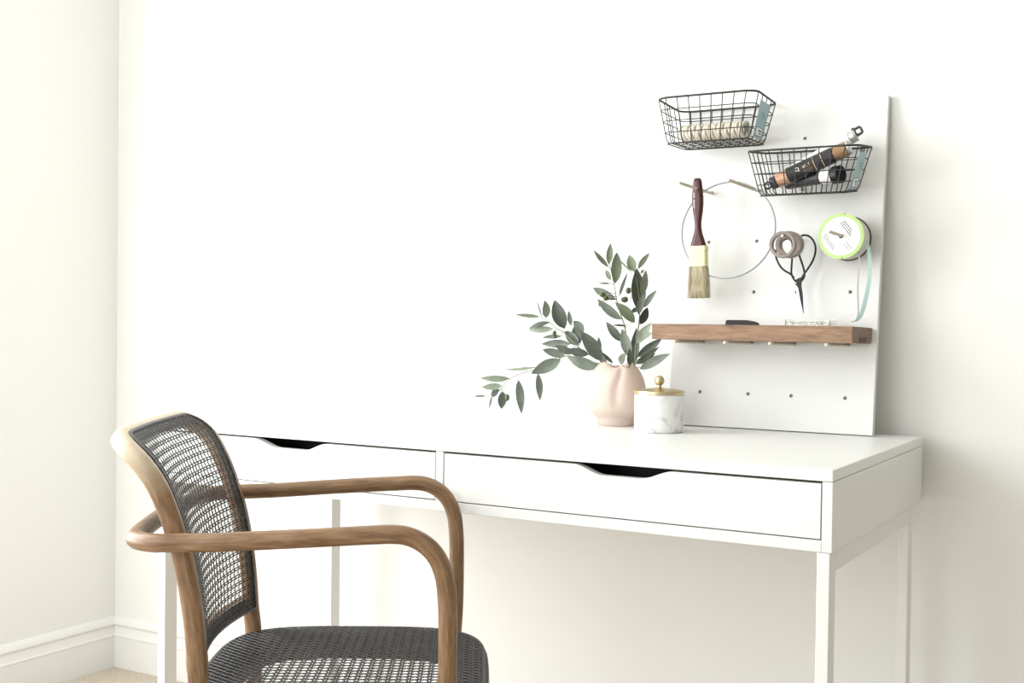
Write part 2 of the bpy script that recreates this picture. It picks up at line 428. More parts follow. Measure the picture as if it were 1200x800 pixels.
# hoop: stile, rounded top, stile
rc = .056
path = []
for i in range(29): path.append((-WS, t_of_z(.42)+(TT-rc-t_of_z(.42))*i/28))
for i in range(1, 9):
    a = PI/2*i/8; path.append((-WS+rc*(1-math.cos(a)), TT-rc+rc*math.sin(a)))
for i in range(1, 12): path.append((-WS+rc+(2*WS-2*rc)*i/12, TT))
hoop = path + [(-l, t) for l, t in path[:37]][::-1]
pts = [S(l, t) for l, t in hoop]
def frame_up(i):
    l, t = hoop[i]; p, d = prof(t); return Vector((d.z, 0, -d.x))
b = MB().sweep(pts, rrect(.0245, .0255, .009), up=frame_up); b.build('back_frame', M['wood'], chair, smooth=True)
for sg in (-1, 1):
    lp = [S(sg*WS, t_of_z(Z0)+(t_of_z(.4195)-t_of_z(Z0))*i/14) for i in range(15)]
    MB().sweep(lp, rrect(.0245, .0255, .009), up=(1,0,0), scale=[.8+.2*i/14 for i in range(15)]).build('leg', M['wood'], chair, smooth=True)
# lower back rail
lt = TB+.009
rp = [S(-WS+.012+(2*WS-.024)*i/16, lt) for i in range(17)]
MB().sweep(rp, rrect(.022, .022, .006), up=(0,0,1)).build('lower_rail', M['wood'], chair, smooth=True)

def strip_mesh(b, pts, nrm, wd, th):
    """flat cane strand following pts"""
    if len(pts) < 2: return
    sec = [(-wd/2, 0), (-wd/2*.6, .0004), (wd/2*.6, .0004), (wd/2, 0)]
    b.sweep(pts, sec, up=lambda i: nrm(i), caps=False)
def inside_back(l, t):
    L, T0, T1, r = .1900, TB-.001, TT-.0030, .048
    if abs(l) > L or t < T0 or t > T1: return False
    if t > T1-r and abs(l) > L-r: return (abs(l)-L+r)**2+(t-T1+r)**2 < r*r
    r2 = .015
    if t < T0+r2 and abs(l) > L-r2: return (abs(l)-L+r2)**2+(t-T0-r2)**2 < r2*r2
    return True
def weave(b, surf, nrm, inside, a0, a1, b0, b1, pa, pb, off, wmain=.0030, wcross=.0027, wdiag=.0024, pmain=.0036, pcross=.0030):
    """surf(a,b,off): 'a' runs along the rows; double strands both ways plus diagonals"""
    step = .008
    def run(p0, p1, w_, o, th=.0007):
        n = max(2, int(math.hypot(p1[0]-p0[0], p1[1]-p0[1])/step)); seg = []
        for i in range(n+1):
            q = (p0[0]+(p1[0]-p0[0])*i/n, p0[1]+(p1[1]-p0[1])*i/n)
            if inside(*q): seg.append(q)
            else:
                if len(seg) > 1: emit(seg, w_, o, th)
                seg = []
        if len(seg) > 1: emit(seg, w_, o, th)
    def emit(seg, w_, o, th):
        strip_mesh(b, [surf(q[0], q[1], off+o) for q in seg], lambda i: nrm(*seg[i]), w_, th)
    k = 0
    bb = b0+pb*.5
    while bb < b1:
        for s_ in (-pmain/2, pmain/2): run((a0, bb+s_), (a1, bb+s_), wmain, .0004)
        bb += pb
    aa = a0+pa*.5
    while aa < a1:
        for s_ in (-pcross/2, pcross/2): run((aa+s_, b0), (aa+s_, b1), wcross, 0)
        aa += pa
    H = (b1-b0)*pa/pb
    d0 = a0-math.ceil(H/pa)*pa
    while d0 < a1+H:
        if wdiag: run((d0, b0), (d0+H, b1), wdiag, .0012); run((d0, b0), (d0-H, b1), wdiag, .0016)
        d0 += pa
cb = MB()
def nb(l, t):
    p, d = prof(min(t, PT[-1]-1e-4)); return Vector((d.z, 0, -d.x))
weave(cb, lambda l, t, o: S(l, min(t, PT[-1]-1e-4), o), nb, inside_back, -.213, .213, TB-.001, TT+.008, .0162, .0118, .0129, wmain=.0021, wcross=.0025, wdiag=.0010, pmain=.0036, pcross=.0031)
# spline that locks the weave into the frame
def ring_back(ins=0.0):
    L, T0, T1, r = .1885-ins, TB+.001+ins, TT-.0045-ins, .046-ins; o = []
    for i in range(12): o.append((-L, T0+(T1-r-T0)*i/12))
    for i in range(8): a = PI/2*i/8; o.append((-L+r-r*math.cos(a), T1-r+r*math.sin(a)))
    for i in range(13): o.append((-L+r+(2*L-2*r)*i/12, T1))
    for i in range(1, 8): a = PI/2*i/8; o.append((L-r+r*math.sin(a), T1-r+r*math.cos(a)))
    for i in range(12): o.append((L, T1-r-(T1-r-T0)*i/12))
    for i in range(12): o.append((L-2*L*i/12, T0))
    return o
rb = ring_back()
cb.sweep([S(l, min(t, PT[-1]-1e-4), .0140) for l, t in rb], rrect(.0045, .0018, .0006, 1), closed=True, up=lambda i: nb(*rb[i]))
rk = ring_back(.0100)
MB().sweep([S(l, min(t, PT[-1]-1e-4), .0126) for l, t in rk], rrect(.0220, .0006, .0002, 1), closed=True, up=lambda i: nb(*rk[i])).build('cane_backing', M['dark_wood'], chair)  # flat dark strip behind the edge of the back cane
tag(cb.build('back_cane', M['cane'], chair, smooth=False), kind='stuff')

# seat
SC, SA, SB, SN = .035, .2045, .2285, 3.8
def sup(scale_a, scale_b, n=64, z=0):
    o = []
    for i in range(n):
        a = 2*PI*i/n; ca, sa = math.cos(a), math.sin(a)
        o.append(Vector((SC+scale_a*math.copysign(abs(ca)**(2/SN), ca), scale_b*math.copysign(abs(sa)**(2/SN), sa), z)))
    return o
SZ = .4535
def ringmesh(profile, n=64):
    """profile: (inset, z) closed loop"""
    b = MB(); rows = []
    vs_ = []; fs = []; uvs = []
    for ins, z in profile: vs_ += sup(SA-ins, SB-ins, n, z)
    k = len(profile)
    for i in range(k):
        i2 = (i+1) % k
        for j in range(n):
            j2 = (j+1) % n; fs.append((i*n+j, i*n+j2, i2*n+j2, i2*n+j))
            u0, u1 = j*.021, (j+1)*.021; uvs.append(((u0,i*.02),(u1,i*.02),(u1,i*.02+.02),(u0,i*.02+.02)))
    for f_ in range(len(fs)): b.mi.append(0)
    b.mi = [1 if (i//n) in (3,4,5,6,7,8) else 0 for i in range(len(fs))]; mi = b.mi; b.mi = []
    b.add(vs_, fs, uvs); b.mi = mi; return b
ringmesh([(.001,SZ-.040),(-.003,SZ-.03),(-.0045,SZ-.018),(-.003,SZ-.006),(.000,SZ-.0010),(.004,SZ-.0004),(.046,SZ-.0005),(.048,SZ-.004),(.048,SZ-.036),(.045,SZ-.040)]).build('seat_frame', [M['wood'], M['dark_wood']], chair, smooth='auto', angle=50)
cs = MB()
def inside_seat(l, s_): return abs((s_-SC)/(SA-.001))**SN+abs(l/(SB-.001))**SN < 1
weave(cs, lambda l, s_, o: Vector((s_, l, SZ+o)), lambda l, s_: Vector((0,0,1)), inside_seat, -.23, .23, SC-SA, SC+SA, .0135, .0146, .0008, wmain=.0026, wcross=.0023, wdiag=.0015, pmain=.0043, pcross=.0036)
sr = sup(SA-.0025, SB-.0025, 64, SZ+.0012)
cs.sweep(sr, rrect(.0045, .0018, .0006, 1), closed=True, up=(0,0,1))
tag(cs.build('seat_cane', M['cane'], chair), kind='stuff')
for sg in (-1, 1):
    lp = [Vector((.178+.012*(i/8), sg*(.178+.012*i/8), SZ-.040-(SZ-.040-Z0)*i/8)) for i in range(9)]
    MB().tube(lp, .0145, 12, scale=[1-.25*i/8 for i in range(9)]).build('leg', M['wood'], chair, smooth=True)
# one bent arm hoop running round the back and down to the seat on both sides
AW = .2378
side = [(-.150,.6765),(-.10,.6785),(0,.685),(.084,.690),(.118,.6915),(.140,.6885),(.160,.678),(.175,.661),(.1845,.636),(.188,.605),(.189,.575),(.189,.50),(.187,.452),(.184,.418)]
aw = lambda s: AW-.0105*min(1, max(0, (-.03-s)/.12))
near = [Vector((s, -aw(s), z)) for s, z in side][::-1]
far = [Vector((s, aw(s), z)) for s, z in side]
corner = [Vector((-.182,-.2245,.6755)),Vector((-.207,-.207,.675)),Vector((-.220,-.178,.675)),Vector((-.2265,-.09,.6755)),Vector((-.228,0,.676)),Vector((-.2265,.09,.6755)),Vector((-.220,.178,.675)),Vector((-.207,.207,.675)),Vector((-.182,.2245,.6755))]
ap = catmull(near+corner+far, 5)
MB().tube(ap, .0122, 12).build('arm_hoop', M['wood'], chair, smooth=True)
b = MB().lathe([(.0035,0),(.0035,.0012),(.0012,.0013),(.001,.0006)], 10, (-.2005,-.2255,.6745), Matrix.Rotation(math.radians(125),3,'Z').to_3x3() @ Matrix.Rotation(math.radians(-90),3,'X')) 
b.build('screw', M['screw'], chair)

# ------------------------------------------------------------------ pegboard leaning on the wall
B0 = Vector((0, -.093, .7618)); BUP = Vector((0, .078, .628)).normalized(); BN = Vector((0, -BUP.z, BUP.y))
def BW(x, h, d=0.0): return B0+Vector((x, 0, 0))+BUP*h+BN*d
BX0, BX1, BH, BT = 1.6635, 2.0625, .6328, .014
COLS = (1.727, 1.825, 1.909, 2.010); ROWS = (.066, .1645, .263, .3625, .4615, .560)
board = thing('pegboard', BW((BX0+BX1)/2, 0, -BT/2), 'tall white pegboard leaning on the wall at the right end of the desk', 'pegboard')
b = MB()
vsb = [BW(x, h, d) for x in (BX0, BX1) for h in (0, BH) for d in (-BT, 0)]
b.add(vsb, [(0,1,3,2),(4,6,7,5),(0,4,5,1),(2,3,7,6),(0,2,6,4),(1,5,7,3)])
panel = b.build('panel', M['board'], None)
cut = MB()
AX = Matrix((Vector((1,0,0)), BUP, BN)).transposed()
for x in COLS:
    for h in ROWS:
        if (x, h) in ((2.010, .66),): continue
        cut.lathe([(.0033, -.0115), (.0033, .004)], 14, BW(x, h, 0), AX)
cutter = cut.build('hole_cutter', M['board'])
bo = panel.modifiers.new('holes', 'BOOLEAN'); bo.operation = 'DIFFERENCE'; bo.object = cutter; bo.solver = 'EXACT'
bpy.context.view_layer.update()
ev = panel.evaluated_get(bpy.context.evaluated_depsgraph_get())
nm = bpy.data.meshes.new_from_object(ev)
panel.modifiers.clear(); panel.data = nm
bpy.data.objects.remove(cutter)
panel.parent = board; panel.location = -board.location
bv = panel.modifiers.new('bevel', 'BEVEL'); bv.width = .0008; bv.segments = 2; bv.limit_method = 'ANGLE'; bv.angle_limit = math.radians(60)
PD = (BN-BUP*.104).normalized()             # the dowels sag a little out of square
def peg_pt(x, h, d): return BW(x, h, -.010)+PD*(d+.010)
def dowel(x, h, ln):
    o = MB().tube([peg_pt(x, h, -.0005), peg_pt(x, h, ln-.0008), peg_pt(x, h, ln)], .0030, 10, scale=[1, 1, .85]).build('dowel', M['dowel'], board, smooth='auto')
    o.location = -board.location
dowel(1.727, .4615, .172); dowel(1.825, .4615, .176)
dowel(1.909, .3625, .108); dowel(2.010, .3625, .166)
for x in COLS: dowel(x, .1645, .146)
for x in (1.727, 1.825): dowel(x, .560, .016)
for x in (1.909, 2.010): dowel(x, .4615, .016)

# walnut shelf resting on four dowels
SHX0, SHX1, SHD, SHT = 1.675, 2.0525, .134, .0292
sb0 = peg_pt(1.727, .1645, 0)+Vector((0, 0, .0034))
yb, yf = BW(0, .19, .002).y, BW(0, .19, 0).y-SHD
def shz(y): return sb0.z+(sb0.y-y)*(PD.z/-PD.y) if PD.y else sb0.z
shelf = thing('shelf', ((SHX0+SHX1)/2, yb, sb0.z), 'thick walnut wood shelf resting on dowels across the white pegboard', 'shelf')
sl = PD.z/abs(PD.y)
poly = [(yb-.001, 0), (yf, sl*(yb-yf)), (yf, sl*(yb-yf)+SHT), (BW(0,.19+SHT,.001).y, SHT)]
b = MB().prism([(y, z+sb0.z+.0002) for y, z in poly], SHX0, SHX1-.0004, lambda y, z, x: (x, y, z))
o = b.build('plank', M['shelf'], shelf, bevel=.0012); o.location = -shelf.location
b = MB().prism([(y+(.0013 if i in (1,2) else -.0013), z+sb0.z+.0002+(.0013 if i in (0,1) else -.0013)) for i, (y, z) in enumerate(poly)], SHX1-.0006, SHX1+.0003, lambda y, z, x: (x, y, z))
o = b.build('end_grain', M['endgrain'], shelf); o.location = -shelf.location; o['label'] = 'greyish brown end grain'
b = MB().box((SHX1-.001, yb-.088, sb0.z+.0035), (SHX1+.0012, yb-.040, sb0.z+.0125))
o = b.build('end_plug', M['plug'], shelf); o.location = -shelf.location; o['label'] = 'dark red-brown rectangular plug'
def sht(y): return sb0.z+sl*(yb-y)+SHT+.0002

# ------------------------------------------------------------------ wire baskets
def rr_loop(x0, x1, d0, d1, r, n=5):
    o = []
    for cx, cd, a0 in ((x1-r, d0+r, -90), (x1-r, d1-r, 0), (x0+r, d1-r, 90), (x0+r, d0+r, 180)):
        for i in range(n+1):
            a = math.radians(a0+90*i/n); o.append((cx+r*math.cos(a), cd+r*math.sin(a)))
    return o
def basket(label, X0, X1, x0, x1, hb, hf, bb, bf, D, DB, nfront):
    """rim rectangle X0..X1 x 0..D at heights hb (back) to hf (front); bottom x0..x1, depths .012..DB"""
    d_in = .006
    t = thing('wire_basket', BW((X0+X1)/2, bb, .03), label, 'basket', 'black wire baskets on the pegboard')
    def P(k, x, d):                    # k = 0 bottom .. 1 rim, x,d normalised 0..1
        xa = x0+(X0-x0)*k; xb = x1+(X1-x1)*k; da = .014+(d_in-.014)*k; db = DB+(D-DB)*k
        dd = da+(db-da)*d
        h = (bb+(bf-bb)*d)*(1-k)+(hb+(hf-hb)*d)*k
        return BW(xa+(xb-xa)*x, h, dd)
    def part(b, name):
        o = b.build(name, M['wire'], t, smooth=True); o.location = -t.location; return o
    def ring(k, r, name, cr):
        lo = rr_loop(0, 1, 0, 1, cr)
        ry = lambda d: d
        part(MB().tube([P(k, a, c_) for a, c_ in lo], r, 6, closed=True), name)
    ring(1, .0021, 'rim', .14)
    for k in (.74, .49, .24): ring(k, .0010, 'ring_wire', .10)
    ring(.0, .0013, 'base_ring', .12)
    for i in range(nfront):
        f = (i+.5)/nfront; f = .04+.92*f
        pts = [P(1,f,1), P(.5,f,1), P(.12,f,1), P(.02,f,.96), P(0,f,.85), P(0,f,.5), P(0,f,.15), P(.02,f,.04), P(.12,f,0), P(.5,f,0), P(1,f,0)]
        part(MB().tube(catmull(pts, 3), .0010, 6), 'wire')
    for i in range(5):
        f = .10+.80*i/4
        pts = [P(1,0,f), P(.5,0,f), P(.12,0,f), P(.02,.03,f), P(0,.12,f), P(0,.5,f), P(0,.88,f), P(.02,.97,f), P(.12,1,f), P(.5,1,f), P(1,1,f)]
        part(MB().tube(catmull(pts, 3), .0010, 6), 'wire')
    # price tag hung outside the right end
    def tp(u, k, o_=.0022): 
        q = P(k, 1, .36+.44*u); return q+Vector((o_, 0, 0))
    b = MB()
    gr = [[tp(u/4, .86-.80*v/6) for u in range(5)] for v in range(7)]
    vs_ = [p for r_ in gr for p in r_]+[p+Vector((.0006,0,0)) for r_ in gr for p in r_]
    fs = []
    for v in range(6):
        for u in range(4):
            q = v*5+u; fs.append((q, q+1, q+6, q+5)); fs.append((q+35, q+40, q+41, q+36))
    edge = [u for u in range(5)]+[v*5+4 for v in range(1, 7)]+[30+u for u in range(3, -1, -1)]+[v*5 for v in range(5, 0, -1)]
    for a, c_ in zip(edge, edge[1:]+edge[:1]): fs.append((a, c_, c_+35, a+35))
    tg = MB().add(vs_, fs).build('price_tag', M['tag'], t); tg.location = -t.location; tg['label'] = 'blue-grey card price tag'
    b = MB()
    def quad(u0, u1, k0, k1, o_): b.add([tp(u0,k0,o_), tp(u1,k0,o_), tp(u1,k1,o_), tp(u0,k1,o_)], [(0,1,2,3)])
    quad(.08,.92,.30,.10,.0031); tb = b.build('tag_frame', M['tag_print'], tg)
    b = MB(); quad(.14,.86,.285,.115,.0033); b.build('tag_label', M['white_print'], tg)
    b = MB(); quad(.25,.60,.24,.20,.0035); quad(.25,.5,.18,.15,.0035)
    for q in range(3): quad(.2,.7-.1*q,.62-.05*q,.605-.05*q,.0031)
    tag(b.build('tag_text', M['tag_print'], tg), kind='stuff')
    return t, P
bk1, BP1 = basket('upper left black wire basket, holding only a bundle of cream cord', 1.6535, 1.8535, 1.672, 1.836, .6285, .6205, .548, .5345, .133, .118, 8)
bk2, BP2 = basket('lower right black wire basket, holding dark wrapped rolls', 1.838, 2.041, 1.862, 2.020, .533, .5065, .4495, .4245, .126, .112, 8)

# cord bundle in the upper basket: plaited hanks side by side
cord = thing('cord_bundle', BP1(.03, .45, .5), 'bundle of cream twisted cord lying in the upper wire basket', 'cord')
a = BP1(.04, .10, .50)+Vector((0,0,.0195)); e = BP1(.04, .88, .50)+Vector((0,0,.0195))
for i in range(9):
    b = MB(); c0 = a.lerp(e, (i+.5)/9)
    for q in range(3):
        cx = c0.x+(q-1)*.0050
        loop = []
        for j in range(20):
            th = 2*PI*j/20
            loop.append(Vector((cx+.0022*math.sin(th*2+q*2.1), c0.y+.026*math.cos(th), c0.z+.0152*math.sin(th))))
        b.tube(loop, .0029, 7, closed=True)
    o = b.build('cord_loop', M['yarn'], cord, smooth=True); o.location = -cord.location
b = MB().sphere(a.lerp(e,.5), (e-a).length/2*.86, .0255, .0145, 16, 10); o = b.build('cord_core', M['yarn'], cord, smooth=True); o.location = -cord.location

# rolls in the lower basket
def axis_frame(p, q):
    zx = (Vector(q)-Vector(p)).normalized(); xx = Vector((0,0,1)).cross(zx).normalized(); yx = zx.cross(xx)
    return Matrix((xx, yx, zx)).transposed()
def roll(label, p, q, r, segs, tip=None):
    """segs: (t0, t1, radius factor, material, part name)"""
    p, q = Vector(p), Vector(q); L = (q-p).length; A = axis_frame(p, q)
    t = thing('wrapped_roll', p, label, 'roll')
    for t0, t1, k, mt, nm_ in segs:
        b = MB().lathe([(r*k*.93, t0*L), (r*k, t0*L+.001), (r*k, t1*L-.001), (r*k*.93, t1*L)], 20, (0,0,0), A)
        b.build(nm_, M[mt], t, smooth='auto')
    return t, A, L
def rod(k, x, d, up): return BP2(k, x, d)+Vector((0, 0, up))
p1 = rod(.03, .10, .74, .0185); q1 = rod(.93, .90, .70, .004)
r1, A1, L1 = roll('roll with black printed label and copper ends, slanting across the lower basket', p1, q1, .0148,
    [(.0,.085,.80,'clip','end_clip'),(.085,.225,.96,'copper','copper_wrap'),(.225,.80,1.0,'black_label','black_sleeve'),(.80,.965,.95,'bronze','bronze_wrap'),(.965,1.0,.88,'silver','end_band')])
sleeve = [o for o in r1.children if o.name.startswith('black_sleeve')][0]
b = MB()
camdir = (cam.matrix_world.translation-(p1+q1)/2).normalized()
side_v = (camdir-A1.col[2]*camdir.dot(A1.col[2])).normalized(); cross_v = side_v.cross(A1.col[2])
def on_roll(t, w_, r=.01495):            # t metres along, w_ metres around
    an = w_/r; return A1.col[2]*t + (side_v*math.cos(an)+cross_v*math.sin(an))*r
def stroke(b, pts_, wd=.0012):
    for (t0, w0), (t1, w1) in zip(pts_, pts_[1:]):
        dv = Vector((t1-t0, w1-w0)); 
        if dv.length < 1e-6: continue
        n_ = Vector((-dv.y, dv.x)).normalized()*wd/2
        b.add([on_roll(t0+n_.x, w0+n_.y), on_roll(t1+n_.x, w1+n_.y), on_roll(t1-n_.x, w1-n_.y), on_roll(t0-n_.x, w0-n_.y)], [(0,1,2,3)])
T0 = L1*.36
stroke(b, [(T0+.0033*math.cos(2*PI*i/12), .0045+.0033*math.sin(2*PI*i/12)) for i in range(13)], .0012)
stroke(b, [(T0+.002, .0015), (T0+.004, -.0005)], .0012)
b.build('ring_emblem', M['white_print'], sleeve)
b = MB()
for k_, x_ in enumerate((0, .0055, .011)):                # short lettering and border bands on the sleeve
    tt = L1*.43+x_
    if k_ == 0: stroke(b, [(tt,.007),(tt+.0012,.0015),(tt+.0022,.005),(tt+.0034,.0015),(tt+.0046,.007)], .0010)
    if k_ == 1: stroke(b, [(tt+.001,.007),(tt+.001,.0015),(tt+.004,.0015)], .0010)
    if k_ == 2: stroke(b, [(tt,.007),(tt+.0035,.007)], .0010); stroke(b, [(tt+.0017,.007),(tt+.0017,.0015)], .0010)
for q_ in range(4): stroke(b, [(L1*.43+.0045*q_,-.003),(L1*.43+.0045*q_+.003,-.003)], .0009); stroke(b, [(L1*.43+.0045*q_,-.0065),(L1*.43+.0045*q_+.003,-.0065)], .0009)
for tt in (L1*.565, L1*.665): stroke(b, [(tt, w_*.001-.014) for w_ in range(0, 29, 2)], .0013)
b.build('sleeve_print', M['gold_print'], sleeve)
b = MB()                                                   # clip plate with a hanging hole at the lower end
ring = [on_roll(-.004+.006*math.cos(2*PI*i/14), .006*math.sin(2*PI*i/14), .0135) for i in range(14)]
b.tube(ring, .0022, 6, closed=True); b.build('hanging_ring', M['clip'], r1, smooth=True)

p2 = rod(.36, .30, .40, .012); q2 = rod(1.22, .885, .40, .004)
r2, A2, L2 = roll('white paper roll with a black square hanging clip, sticking up out of the lower basket', p2, q2, .0125,
    [(0,.90,1,'paper','paper_tube'),(.90,1.0,.9,'silver','end_band')])
b = MB()
xr = A2.col[2]; zr = (Vector((0,0,1))-xr*xr.z).normalized()
for q_ in (0,):
    cc = xr*(L2+.0045)+Vector((0,-.004,.004)); sqp = []
    for i in range(24):
        an = 2*PI*i/24; ca, sa = math.cos(an), math.sin(an)
        sqp.append(cc+xr*.0062*math.copysign(abs(ca)**.5, ca)+zr*.0062*math.copysign(abs(sa)**.5, sa))
    b.tube(sqp, .0025, 6, closed=True)
b.build('hanging_ring', M['clip'], r2, smooth=True)
b = MB().sphere(xr*(L2-.001)+zr*.012, .0035, .0035, .0035); b.build('clip_knob', M['clip'], r2, smooth=True)

p3 = rod(.06, .22, .36, .0165); q3 = rod(.20, .905, .80, .0165)
roll('dark roll with a black round end cap, lying low under the slanting roll', p3, q3, .0145,
    [(0,.66,.85,'black_label','dark_sleeve'),(.66,.87,.90,'paper','cream_band'),(.87,1.0,1.12,'iron','end_cap')])

# ------------------------------------------------------------------ hoop and brush on the upper dowels
hc = BW(1.7805, .3770, .043)
HR = .0940
hoop_o = MB()
lp = [Vector((0,0,0))+Vector((1,0,0))*HR*math.cos(2*PI*i/72)+BUP*HR*math.sin(2*PI*i/72) for i in range(72)]
hoop_o.sweep(lp, rrect(.0022, .006, .0007, 1), closed=True, up=BN)
ho = hoop_o.build('craft_hoop', M['hoop'], None, smooth='auto', loc=hc)
tag(ho, 'large thin grey metal craft ring hanging on the two upper dowels', 'ring')

pp = peg_pt(1.727, .4615, .076)
brush = thing('paint_brush', pp, 'flat paint brush with maroon handle and pale bristles hanging from a dowel', 'brush')
def brush_sec(stations, name, mt, parent=brush, bevel=0, hole=False):
    """stations: (z, width, thickness) stacked rounded sections"""
    b = MB(); vs_ = []; k = 16
    for z, w_, t_ in stations:
        for (u, v) in rrect(w_, t_, min(w_, t_)*.42, 3): vs_.append((u, v, z))
    fs = []
    for i in range(len(stations)-1):
        for j in range(k): j2 = (j+1) % k; fs.append((i*k+j, i*k+j2, (i+1)*k+j2, (i+1)*k+j))
    fs.append(tuple(range(k))); fs.append(tuple((len(stations)-1)*k+j for j in range(k)))
    return b.add(vs_, fs).build(name, mt, parent, smooth='auto', angle=50)
brush.rotation_euler = (0, math.radians(-1.7), 0)
HT = [(.0205,.008,.007),(.019,.0135,.0105),(.013,.0170,.0125),(0,.0195,.0135),(-.015,.0222,.0145),(-.030,.0222,.0145),(-.045,.0190,.0140),(-.060,.0140,.0130),(-.068,.0124,.0128),(-.076,.0130,.0130),(-.086,.0165,.0140),(-.097,.0235,.0150),(-.107,.0300,.0160),(-.111,.0318,.0160)]
hd = brush_sec(HT, 'handle', M['maroon'])
bm_ = bpy.data.objects['handle']
b = MB()                                                   # short white script running down the handle
random.seed(3)
for i in range(9):
    z = -.009-i*.0034; x = -.0050
    f_ = -.0077-.0002*min(i, 4)
    if i in (3,): continue
    for (dx, dz, ww, hh) in ((0,0,.0028,.0008),(.0014,-.0012,.0008,.0022)):
        x0, x1, z0, z1 = x+dx-ww/2, x+dx+ww/2, z+dz-hh/2, z+dz+hh/2
        b.add([(x0,f_,z0),(x1,f_,z0),(x1,f_,z1),(x0,f_,z1)], [(0,1,2,3)])
b.build('handle_lettering', M['white_print'], hd)
b = MB()
for z0, z1, g in ((-.1495,-.1435,.0006),(-.1425,-.1215,0),(-.1205,-.1105,.0006)):
    b.prism(rrect(.0345+g, .0185+g, .003, 3), z0, z1, lambda x, y, z: (x, y, z))
b.prism(rrect(.0338, .0178, .005, 3), -.150, -.1108, lambda x, y, z: (x, y, z))
b.build('ferrule', M['ferrule'], brush, smooth='auto', bevel=.0004)
brush_sec([(-.148,.0335,.0175),(-.170,.0365,.0185),(-.195,.0395,.0190),(-.2085,.0402,.0175),(-.2105,.039,.015)], 'bristles', M['bristle'])
b = MB()
for i in range(70):                                        # separate hairs roughen the outline
    x = -.0165+.033*(i % 35)/34; sg = -1 if i < 35 else 1
    y0 = sg*.0085; x2 = x*1.2+random.uniform(-.0012,.0012); zt = -.2085-random.uniform(0,.0035)
    b.tube([(x, y0, -.150), (x*1.12, sg*.0095, -.18), (x2, sg*.0092, zt)], .0005, 3)
tag(b.build('bristle_hairs', M['bristle'], brush), kind='stuff')

# ------------------------------------------------------------------ tape rolls and shears on one dowel
def tape(d, ro, ri, wd, label, dx=0.0):
    c0 = peg_pt(1.909, .3625, d); c = Vector((c0.x+dx, c0.y, c0.z+.003-ri+.0005))
    A = Matrix((Vector((1,0,0)), Vector((0,0,1)), Vector((0,-1,0)))).transposed()
    prof_ = [(ri,0),(ro-.001,0),(ro,.001),(ro,wd-.001),(ro-.001,wd),(ri,wd)]
    b = MB(); seg = 40; vs_ = []; fs = []
    for r, h in prof_:
        for j in range(seg): a_ = 2*PI*j/seg; vs_.append(A@Vector((r*math.cos(a_), r*math.sin(a_), h-wd/2)))
    n_ = len(prof_)
    for i in range(n_):
        i2 = (i+1) % n_
        for j in range(seg): j2 = (j+1) % seg; fs.append((i*seg+j, i*seg+j2, i2*seg+j2, i2*seg+j))
    o = b.add(vs_, fs).build('tape_roll', M['tape'], None, smooth='auto', loc=c)
    return tag(o, label, 'tape', 'tape rolls on a pegboard dowel')
tape(.098, .0245, .0192, .012, 'front of two taupe tape rolls hanging on one dowel above the shears', -.001)
tape(.064, .0250, .0165, .018, 'rear of two taupe tape rolls hanging on one dowel, nearer the board', .001)

sc0 = peg_pt(1.909, .3625, .034)+Vector((.0085, 0, 0))
sh = thing('shears', sc0, 'black-handled garden shears with big looped grips hanging behind the tape rolls', 'shears')
def pxm(x, y): return ((x-338)/7.275/592, -(y-185)/7.275/595)
def sp(x, y, off=0.0):
    a_, h_ = pxm(x, y); return Vector((a_, 0, 0))+BUP*h_+BN*off
def loopmesh(pts_, name, off):
    P_ = catmull([sp(x, y, off) for x, y in pts_], 6)
    return MB().tube(P_, .0019, 8).build(name, M['iron'], sh, smooth=True)
loopmesh([(345,540),(318,515),(296,470),(294,400),(294,300),(288,215),(262,184),(232,184),(200,210),(168,250),(156,300),(168,350),(200,408),(240,445),(285,470),(320,505)], 'grip', .001)
loopmesh([(352,545),(385,515),(398,478),(388,425),(360,350),(335,285),(325,230),(338,175),(372,152),(415,160),(452,195),(475,250),(474,310),(455,370),(420,432),(395,470),(375,510)], 'grip', -.003)
def blade(pts_, off, mt, nm_):
    b = MB(); P_ = [sp(x, y, off) for x, y in pts_]; n_ = len(P_)
    vs_ = P_+[p+BN*.0018 for p in P_]
    fs = [tuple(range(n_)), tuple(range(n_, 2*n_))]+[(i, (i+1) % n_, n_+(i+1) % n_, n_+i) for i in range(n_)]
    return b.add(vs_, fs).build(nm_, M[mt], sh)
blade([(330,520),(372,500),(385,520),(383,570),(398,640),(406,730),(412,790),(400,775),(385,720),(355,600),(332,560)], 0.0, 'iron', 'dark_blade')
bl = blade([(338,556),(362,590),(385,690),(408,775),(413,802),(398,765),(372,700),(345,610)], .0021, 'blade', 'steel_blade'); bl['label'] = 'bright steel blade'
MB().lathe([(.0016,0),(.0016,.002),(.001,.0026)], 10, sp(345,548,.003), AX).build('pivot', M['blade'], sh, smooth='auto')

# ------------------------------------------------------------------ ribbon spool
spc = peg_pt(2.010, .3625, .085); A = Matrix((Vector((1,0,0)), BUP, PD)).transposed()
A.col[1] = PD.cross(Vector((1,0,0))).normalized()
if A.col[1].z < 0: A.col[1] = -A.col[1]
spool = thing('ribbon_spool', spc, 'ribbon spool with lime green rim and white printed face on a dowel', 'spool')
off = Vector((0,0,-.0012))
def disc(name, mt, r0, r1, h0, h1, seg=48):
    b = MB(); vs_ = []; fs = []
    for r, h in ((r0,h0),(r1,h0),(r1,h1),(r0,h1)):
        for j in range(seg): a_ = 2*PI*j/seg; vs_.append(off+A@Vector((r*math.cos(a_), r*math.sin(a_), h)))
    for i in range(4):
        i2 = (i+1) % 4
        for j in range(seg): j2 = (j+1) % seg; fs.append((i*seg+j, i*seg+j2, i2*seg+j2, i2*seg+j))
    return b.add(vs_, fs).build(name, M[mt], spool, smooth='auto')
SR = .0414
